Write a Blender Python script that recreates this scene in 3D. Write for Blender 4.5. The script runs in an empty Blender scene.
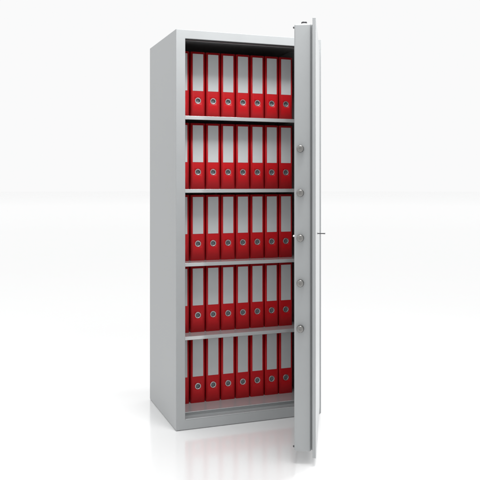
import bpy, bmesh, math, random
from mathutils import Vector, Matrix

random.seed(7)
scene = bpy.context.scene
COL = scene.collection
R = math.radians

# ---------------------------------------------------------------- camera
cam_data = bpy.data.cameras.new("camera")
cam = bpy.data.objects.new("camera", cam_data)
COL.objects.link(cam)
cam.location = (-0.9221, -3.4237, 1.2092)
cam.rotation_euler = (math.pi / 2, 0, -0.3506)
cam_data.sensor_width = 36
cam_data.lens = 729.42 / 480 * 36
cam_data.shift_y = -(240 - 181.725) / 480
cam_data.clip_start = 0.05
cam_data.clip_end = 500
scene.camera = cam

# ---------------------------------------------------------------- white studio surround
world = bpy.data.worlds.new("World")
scene.world = world
world.use_nodes = True
wn = world.node_tree.nodes
wn["Background"].inputs["Color"].default_value = (0.955, 0.956, 0.957, 1)
wn["Background"].inputs["Strength"].default_value = 1.0

# ---------------------------------------------------------------- lamps
def area_lamp(name, loc, target, size, size_y, watts, colour=(1, 1, 1)):
    d = bpy.data.lights.new(name, 'AREA')
    d.shape = 'RECTANGLE'; d.size = size; d.size_y = size_y
    d.energy = watts; d.color = colour
    o = bpy.data.objects.new(name, d); COL.objects.link(o)
    o.location = loc
    o.rotation_euler = (Vector(target) - Vector(loc)).to_track_quat('-Z', 'Y').to_euler()
    return o
area_lamp("softbox", (0.52, -0.85, 2.95), (0.40, 0.0, 1.5), 0.9, 0.6, 40)
area_lamp("door_fill", (2.25, 0.15, 1.25), (0.6, -0.3, 1.1), 0.35, 2.2, 31)  # added fill, unseen, brightens the outer face of the door
area_lamp("left_fill", (-1.8, 0.3, 2.9), (-1.5, 0.3, 0.0), 1.6, 1.6, 13)  # added fill, lifts the floor and side panel on the left
area_lamp("front_fill", (-0.1, -1.45, 3.1), (0.0, -1.1, 0.0), 1.2, 1.0, 8)  # added fill, lifts the floor and lower frame in front

scene.view_settings.view_transform = 'Standard'
scene.view_settings.look = 'None'
scene.view_settings.exposure = 0.0
scene.view_settings.gamma = 1.0

# ---------------------------------------------------------------- materials
def material(name, colour, rough=0.5, metal=0.0, ior=1.5, bump=0.0, scale=300.0, vary=0.0, coat=0.0, rvary=0.0):
    m = bpy.data.materials.new(name); m.use_nodes = True
    nt = m.node_tree; b = nt.nodes["Principled BSDF"]
    b.inputs["Base Color"].default_value = (*colour, 1)
    b.inputs["Roughness"].default_value = rough
    b.inputs["Metallic"].default_value = metal
    b.inputs["IOR"].default_value = ior
    if coat:
        b.inputs["Coat Weight"].default_value = coat
        b.inputs["Coat Roughness"].default_value = 0.1
    tc = nt.nodes.new("ShaderNodeTexCoord")
    if bump:
        n = nt.nodes.new("ShaderNodeTexNoise"); n.inputs["Scale"].default_value = scale
        n.inputs["Detail"].default_value = 3
        bp = nt.nodes.new("ShaderNodeBump"); bp.inputs["Strength"].default_value = bump
        bp.inputs["Distance"].default_value = 0.0006
        nt.links.new(tc.outputs["Object"], n.inputs["Vector"])
        nt.links.new(n.outputs["Fac"], bp.inputs["Height"])
        nt.links.new(bp.outputs["Normal"], b.inputs["Normal"])
    if vary or rvary:
        n2 = nt.nodes.new("ShaderNodeTexNoise"); n2.inputs["Scale"].default_value = 7.0
        n2.inputs["Detail"].default_value = 5
        nt.links.new(tc.outputs["Object"], n2.inputs["Vector"])
    if vary:
        r = nt.nodes.new("ShaderNodeValToRGB")
        r.color_ramp.elements[0].position = 0.3; r.color_ramp.elements[1].position = 0.7
        r.color_ramp.elements[0].color = (*[c * (1 - vary) for c in colour], 1)
        r.color_ramp.elements[1].color = (*[min(1, c * (1 + vary)) for c in colour], 1)
        nt.links.new(n2.outputs["Fac"], r.inputs["Fac"])
        nt.links.new(r.outputs["Color"], b.inputs["Base Color"])
    if rvary:
        mr = nt.nodes.new("ShaderNodeMapRange")
        mr.inputs["To Min"].default_value = rough - rvary; mr.inputs["To Max"].default_value = rough + rvary
        nt.links.new(n2.outputs["Fac"], mr.inputs["Value"])
        nt.links.new(mr.outputs["Result"], b.inputs["Roughness"])
    return m

M_PAINT = material("grey_powder_coat", (0.335, 0.347, 0.352), 0.38, bump=0.2, scale=420, vary=0.025, rvary=0.05)
M_SHELF = material("grey_shelf_paint", (0.50, 0.515, 0.52), 0.085, metal=0.3, bump=0.03, scale=300, vary=0.03, rvary=0.03, ior=1.9)
M_STEEL = material("bolt_steel", (0.25, 0.246, 0.238), 0.36, metal=1.0, vary=0.06, rvary=0.06)
M_CHROME = material("polished_steel", (0.85, 0.85, 0.85), 0.15, metal=1.0)
M_DARK = material("dark_steel", (0.06, 0.06, 0.065), 0.4, metal=0.5)
M_RED = material("red_binder_cover", (0.45, 0.005, 0.009), 0.45, ior=1.33, bump=0.15, scale=700, vary=0.05)
M_LABEL = material("pale_label_card", (0.50, 0.513, 0.517), 0.45, bump=0.05, scale=500, vary=0.03)
M_PAPER = material("paper_block", (0.62, 0.61, 0.58), 0.8, vary=0.06)
M_LEVER = material("grey_lever", (0.16, 0.16, 0.17), 0.5)
M_RING = material("nickel_ring", (0.55, 0.56, 0.57), 0.38, metal=1.0)
M_BLACK = material("matte_black", (0.018, 0.018, 0.019), 0.6)  # plain black for the strip at the top of the opening
M_FLOOR = material("glossy_white_floor", (1.0, 1.0, 1.0), 0.14, ior=1.5, metal=0.25)

# ---------------------------------------------------------------- mesh helpers
def link(name, bm, mat, parent=None, bevel=0.0, seg=2, smooth=True):
    bmesh.ops.recalc_face_normals(bm, faces=bm.faces)
    me = bpy.data.meshes.new(name); bm.to_mesh(me); bm.free()
    me.materials.append(mat)
    if smooth:
        for p in me.polygons: p.use_smooth = True
    o = bpy.data.objects.new(name, me); COL.objects.link(o)
    if parent: o.parent = parent
    if bevel:
        md = o.modifiers.new("bevel", 'BEVEL'); md.width = bevel; md.segments = seg
        md.limit_method = 'ANGLE'; md.angle_limit = R(30); md.harden_normals = True
    elif smooth:
        me.set_sharp_from_angle(angle=R(35))
    return o

def box(bm, x0, x1, y0, y1, z0, z1):
    v = [bm.verts.new(p) for p in ((x0,y0,z0),(x1,y0,z0),(x1,y1,z0),(x0,y1,z0),(x0,y0,z1),(x1,y0,z1),(x1,y1,z1),(x0,y1,z1))]
    for f in ((0,3,2,1),(4,5,6,7),(0,1,5,4),(1,2,6,5),(2,3,7,6),(3,0,4,7)):
        bm.faces.new([v[i] for i in f])

def lathe(bm, profile, origin, axis, n=32):
    """profile: (radius, height) list; closes on the axis at radius 0"""
    a = Vector(axis).normalized(); q = Vector((0,0,1)).rotation_difference(a)
    rings = []
    for r, h in profile:
        if r == 0:
            rings.append([bm.verts.new(Vector(origin) + a * h)])
        else:
            rings.append([bm.verts.new(Vector(origin) + q @ Vector((r*math.cos(2*math.pi*k/n), r*math.sin(2*math.pi*k/n), h))) for k in range(n)])
    for A, B in zip(rings, rings[1:]):
        for k in range(n):
            k2 = (k + 1) % n
            if len(A) == 1 and len(B) == 1: continue
            if len(A) == 1: bm.faces.new((A[0], B[k], B[k2]))
            elif len(B) == 1: bm.faces.new((A[k], B[0], A[k2]))
            else: bm.faces.new((A[k], A[k2], B[k2], B[k]))

def empty(name, loc, label, cat, group=None):
    o = bpy.data.objects.new(name, None); COL.objects.link(o)
    o.location = loc; o.empty_display_size = 0.05
    o["label"] = label; o["category"] = cat
    if group: o["group"] = group
    return o

# ---------------------------------------------------------------- floor (one glossy white sheet)
bm = bmesh.new()
vs = [bm.verts.new((90*math.cos(2*math.pi*k/64), 90*math.sin(2*math.pi*k/64), 0)) for k in range(64)]
bm.faces.new(vs)
fl = link("floor", bm, M_FLOOR, smooth=False); fl["kind"] = "structure"

# ---------------------------------------------------------------- safe cabinet
W, H, D = 0.781, 1.95, 0.558
OX0, OX1, OZ0, OZ1 = 0.047, W - 0.047, 0.052, 1.906      # door opening
IX0, IX1, IZ0, IZ1 = 0.036, W - 0.036, 0.0674, 1.935     # interior
STEP, BACK = 0.056, D - 0.045
safe = empty("safe", (0, 0, 0.0), "tall light grey steel filing safe with its door swung open", "safe")

bm = bmesh.new()
def rect(x0, x1, z0, z1, y): return [bm.verts.new(p) for p in ((x0,y,z0),(x1,y,z0),(x1,y,z1),(x0,y,z1))]
B0 = 0.002
rings = [rect(0, W, B0, H, D), rect(0, W, B0, H, 0), rect(OX0, OX1, OZ0, OZ1, 0), rect(OX0, OX1, OZ0, OZ1, STEP),
         rect(IX0, IX1, IZ0, IZ1, STEP), rect(IX0, IX1, IZ0, IZ1, BACK)]
for A, Bq in zip(rings, rings[1:]):
    for k in range(4):
        bm.faces.new((A[k], A[(k+1)%4], Bq[(k+1)%4], Bq[k]))
bm.faces.new(rings[0]); bm.faces.new(rings[-1])
link("body", bm, M_PAINT, safe, bevel=0.0028, seg=3)

# raised inner floor sheet and low riser are in the body; a polished tread plate covers the inner floor
bm = bmesh.new()
box(bm, IX0 + 0.012, IX1 - 0.012, STEP - 0.007, BACK - 0.001, IZ0 + 0.0005, IZ0 + 0.0042)
link("base_plate", bm, M_SHELF, safe, bevel=0.0014, seg=3)
bm = bmesh.new()
box(bm, OX0 + 0.001, OX1 - 0.001, -0.0012, STEP - 0.003, OZ0 - 0.0012, OZ0 + 0.0015)
link("sill_plate", bm, M_SHELF, safe, bevel=0.0011, seg=3)
bm = bmesh.new()
box(bm, OX0 + 0.002, OX1 - 0.002, 0.004, 0.026, OZ1 - 0.0035, OZ1 - 0.0005)
link("top_strip", bm, M_BLACK, safe, bevel=0.001)  # thin dark strip added under the top edge of the opening

SHELF_Z = (1.539, 1.172, 0.803, 0.435)
SHELF_Y0 = 0.09
for i, z in enumerate(SHELF_Z):
    bm = bmesh.new()
    x0, x1, y0, y1, t = IX0 + 0.0015, IX1 - 0.0015, SHELF_Y0, BACK - 0.002, 0.0025
    # folded sheet: profile in y/z (top sheet, front lip, return flange), swept along x
    prof = [(y1, 0), (y0, 0), (y0, -0.018), (y0 + 0.022, -0.018), (y0 + 0.022, -0.018 + t), (y0 + t, -0.018 + t), (y0 + t, -t), (y1, -t)]
    L = [bm.verts.new((x0, y, z + h)) for y, h in prof]; Rr = [bm.verts.new((x1, y, z + h)) for y, h in prof]
    n = len(prof)
    for k in range(n): bm.faces.new((L[k], L[(k+1)%n], Rr[(k+1)%n], Rr[k]))
    bm.faces.new(L); bm.faces.new(Rr)
    link("shelf", bm, M_SHELF, safe, bevel=0.0011, seg=3)

# ---------------------------------------------------------------- door: built closed, hung on the right, then swung out
HX = W - 0.011
LW = 0.709            # leaf width
DZ0, DZ1 = 0.036, 1.906
LIP, SET, THICK = 0.0142, 0.0200, 0.0785
door_bm = bmesh.new()
box(door_bm, -LW, 0, 0, LIP, DZ0, DZ1)
door = link("door", door_bm, M_PAINT, safe, bevel=0.002, seg=3)
door.location = (HX, -0.002, 0)
DOOR_ANGLE = R(62.4)
door.rotation_euler = (0, 0, DOOR_ANGLE)

bm = bmesh.new()
box(bm, -LW + SET, -SET - 0.03, LIP + 0.0065, LIP + THICK, DZ0 + SET - 0.0015, DZ1 - SET)
link("lock_case", bm, M_PAINT, door, bevel=0.008, seg=4)
bm = bmesh.new()
box(bm, -LW + SET + 0.011, -SET - 0.041, LIP + 0.0005, LIP + 0.0060, DZ0 + SET + 0.004, DZ1 - SET - 0.004)
link("case_neck", bm, M_PAINT, door)

# locking bolts on the closing edge
for z in (1.350, 1.161, 0.9685, 0.776, 0.5815):
    bm = bmesh.new()
    r = 0.0155
    lathe(bm, [(r, 0), (r, 0.016), (r - 0.0015, 0.0195), (r - 0.004, 0.0215), (r - 0.006, 0.0218), (0.004, 0.0218), (0.0032, 0.0205), (0, 0.0205)],
          (-LW + SET - 0.0005, LIP + 0.66 * THICK, z), (-1, 0, 0), 40)
    link("bolt", bm, M_STEEL, door)
# vertical bolt at the top of the lock case, with its dark end cap
bm = bmesh.new()
px, py = -LW + SET + 0.085, LIP + 0.5 * THICK
lathe(bm, [(0.0115, 0), (0.0115, 0.018)], (px, py, DZ1 - SET - 0.0005), (0, 0, 1), 32)
top_bolt = link("bolt", bm, M_CHROME, door)
bm = bmesh.new()
lathe(bm, [(0.0, 0.0), (0.0125, 0.0), (0.0130, 0.0012), (0.0130, 0.005), (0.0115, 0.0068), (0.0, 0.0072)], (px, py, DZ1 - SET + 0.0175), (0, 0, 1), 32)
link("bolt_cap", bm, M_DARK, door)
# screws on the inside of the lock case
for z, mt in ((DZ1 - SET - 0.014, M_DARK), (0.976, M_CHROME), (DZ0 + SET + 0.016, M_DARK)):
    bm = bmesh.new()
    lathe(bm, [(0.0045, 0), (0.0045, 0.004), (0.003, 0.006), (0, 0.0066)], (-LW + SET + 0.012, LIP + THICK - 0.0005, z), (0, 1, 0), 20)
    link("screw", bm, mt, door)
# slim lever standing off the outside of the door
bm = bmesh.new()
hx = -LW * 0.62
lathe(bm, [(0.0036, 0), (0.0036, 0.002), (0.0024, 0.003), (0.0024, 0.028)], (hx, 0.0005, 0.971), (0, -1, 0), 28)
box(bm, hx - 0.016, hx + 0.016, -0.036, -0.0275, 0.9693, 0.9727)
link("handle", bm, M_DARK, door, bevel=0.0006)

# ---------------------------------------------------------------- lever arch binders
BW, BH, BD, RAD = 0.0765, 0.338, 0.288, 0.006
HOLE_Z, HOLE_R = 0.0868, 0.0120
GROUP = "red binders filling the shelves of the safe"
def make_binder():
    root = empty("ring_binder", (0, 0, 0), "red binder", "binder", GROUP)
    # cover: thin shell, spine towards -y, quarter round at both spine edges
    bm = bmesh.new()
    h = BW / 2
    pts = [(-h, BD), (-h, RAD)]
    pts += [(-h + RAD - RAD*math.cos(a), RAD - RAD*math.sin(a)) for a in [math.pi/2*k/5 for k in range(1, 5)]]
    left = pts + [(-h + RAD, 0)]
    for side in (1, -1):
        lo = [bm.verts.new((side*x, y, 0)) for x, y in left]; hi = [bm.verts.new((side*x, y, BH)) for x, y in left]
        for k in range(len(left) - 1):
            bm.faces.new((lo[k], lo[k+1], hi[k+1], hi[k]))
    # flat of the spine with the finger hole
    xs = h - RAD
    n = 32
    c = [bm.verts.new((HOLE_R*math.cos(2*math.pi*k/n), 0, HOLE_Z + HOLE_R*math.sin(2*math.pi*k/n))) for k in range(n)]
    s = 0.022
    def sq(k):
        a = 2*math.pi*k/n; cx, cz = math.cos(a), math.sin(a); m = max(abs(cx), abs(cz))
        return (s*cx/m, 0, HOLE_Z + s*cz/m)
    q = [bm.verts.new(sq(k)) for k in range(n)]
    for k in range(n): bm.faces.new((c[k], c[(k+1)%n], q[(k+1)%n], q[k]))
    def top(i): return q[i % n]
    bl, br = bm.verts.new((-xs,0,0)), bm.verts.new((xs,0,0)); tl, tr = bm.verts.new((-xs,0,BH)), bm.verts.new((xs,0,BH))
    e = n // 8
    bm.faces.new([tl, tr] + [q[k] for k in range(e, 3*e + 1)])
    bm.faces.new([bl, tl] + [q[k] for k in range(3*e, 5*e + 1)])
    bm.faces.new([br, bl] + [q[k] for k in range(5*e, 7*e + 1)])
    bm.faces.new([tr, br] + [q[k % n] for k in range(7*e, 9*e + 1)])
    bmesh.ops.remove_doubles(bm, verts=bm.verts, dist=1e-5)
    bmesh.ops.recalc_face_normals(bm, faces=bm.faces)
    cv = link("cover", bm, M_RED, root)
    # make sure the shell thickens inward whatever the winding came out as
    me = cv.data
    spine = [p for p in me.polygons if abs(p.normal.y) > 0.99]
    if spine[0].normal.y > 0: me.flip_normals()
    md = cv.modifiers.new("solidify", 'SOLIDIFY'); md.thickness = 0.0022; md.offset = -1
    bm = bmesh.new(); box(bm, -0.0281, 0.0281, -0.0009, -0.0001, 0.1375, 0.3275)
    link("spine_label", bm, M_LABEL, root, bevel=0.0003, seg=1)
    bm = bmesh.new()
    lathe(bm, [(0.0114, 0.005), (0.0114, -0.0008), (0.0118, -0.0014), (0.0128, -0.0018), (0.0154, -0.0014), (0.0163, -0.0002), (0.0163, 0.0)], (0, 0, HOLE_Z), (0, 1, 0), 40)
    link("finger_ring", bm, M_RING, root)
    bm = bmesh.new(); box(bm, -h + 0.004, h - 0.012, 0.045, BD - 0.006, 0.010, 0.308)
    link("paper_block", bm, M_PAPER, root)
    bm = bmesh.new(); box(bm, -0.020, 0.020, 0.0085, 0.0115, 0.055, 0.190); box(bm, -0.007, 0.007, 0.0118, 0.030, 0.06, 0.15)
    link("lever_plate", bm, M_LEVER, root, bevel=0.0008, seg=1)
    return root

ORD = ["leftmost", "second from the left", "third from the left", "fourth from the left", "fourth from the right",
       "third from the right", "second from the right", "rightmost"]
ROWS = [(SHELF_Z[0], "on the top shelf"), (SHELF_Z[1], "on the second shelf down"), (SHELF_Z[2], "on the third shelf down"),
        (SHELF_Z[3], "on the lowest shelf"), (IZ0 + 0.002, "standing on the floor of the safe")]
PITCH, X0, YB = 0.0822, 0.0415, 0.178
proto = make_binder()
first = True
for z, where in ROWS:
    for k in range(8):
        if first:
            r = proto; first = False
        else:
            r = proto.copy(); COL.objects.link(r)
            for ch in proto.children:
                c = ch.copy(); COL.objects.link(c); c.parent = r
        r.location = (X0 + PITCH * (k + 0.5) - (0.003 if k == 0 else 0), YB + random.uniform(-0.0008, 0.0008), z + 0.0003)
        r.rotation_euler = (0, 0, R(random.uniform(-0.25, 0.25)))
        if k == 0:
            r["label"] = "leftmost red binder %s, mostly hidden behind the frame" % where
        else:
            r["label"] = "red binder, %s %s" % (ORD[k], where)
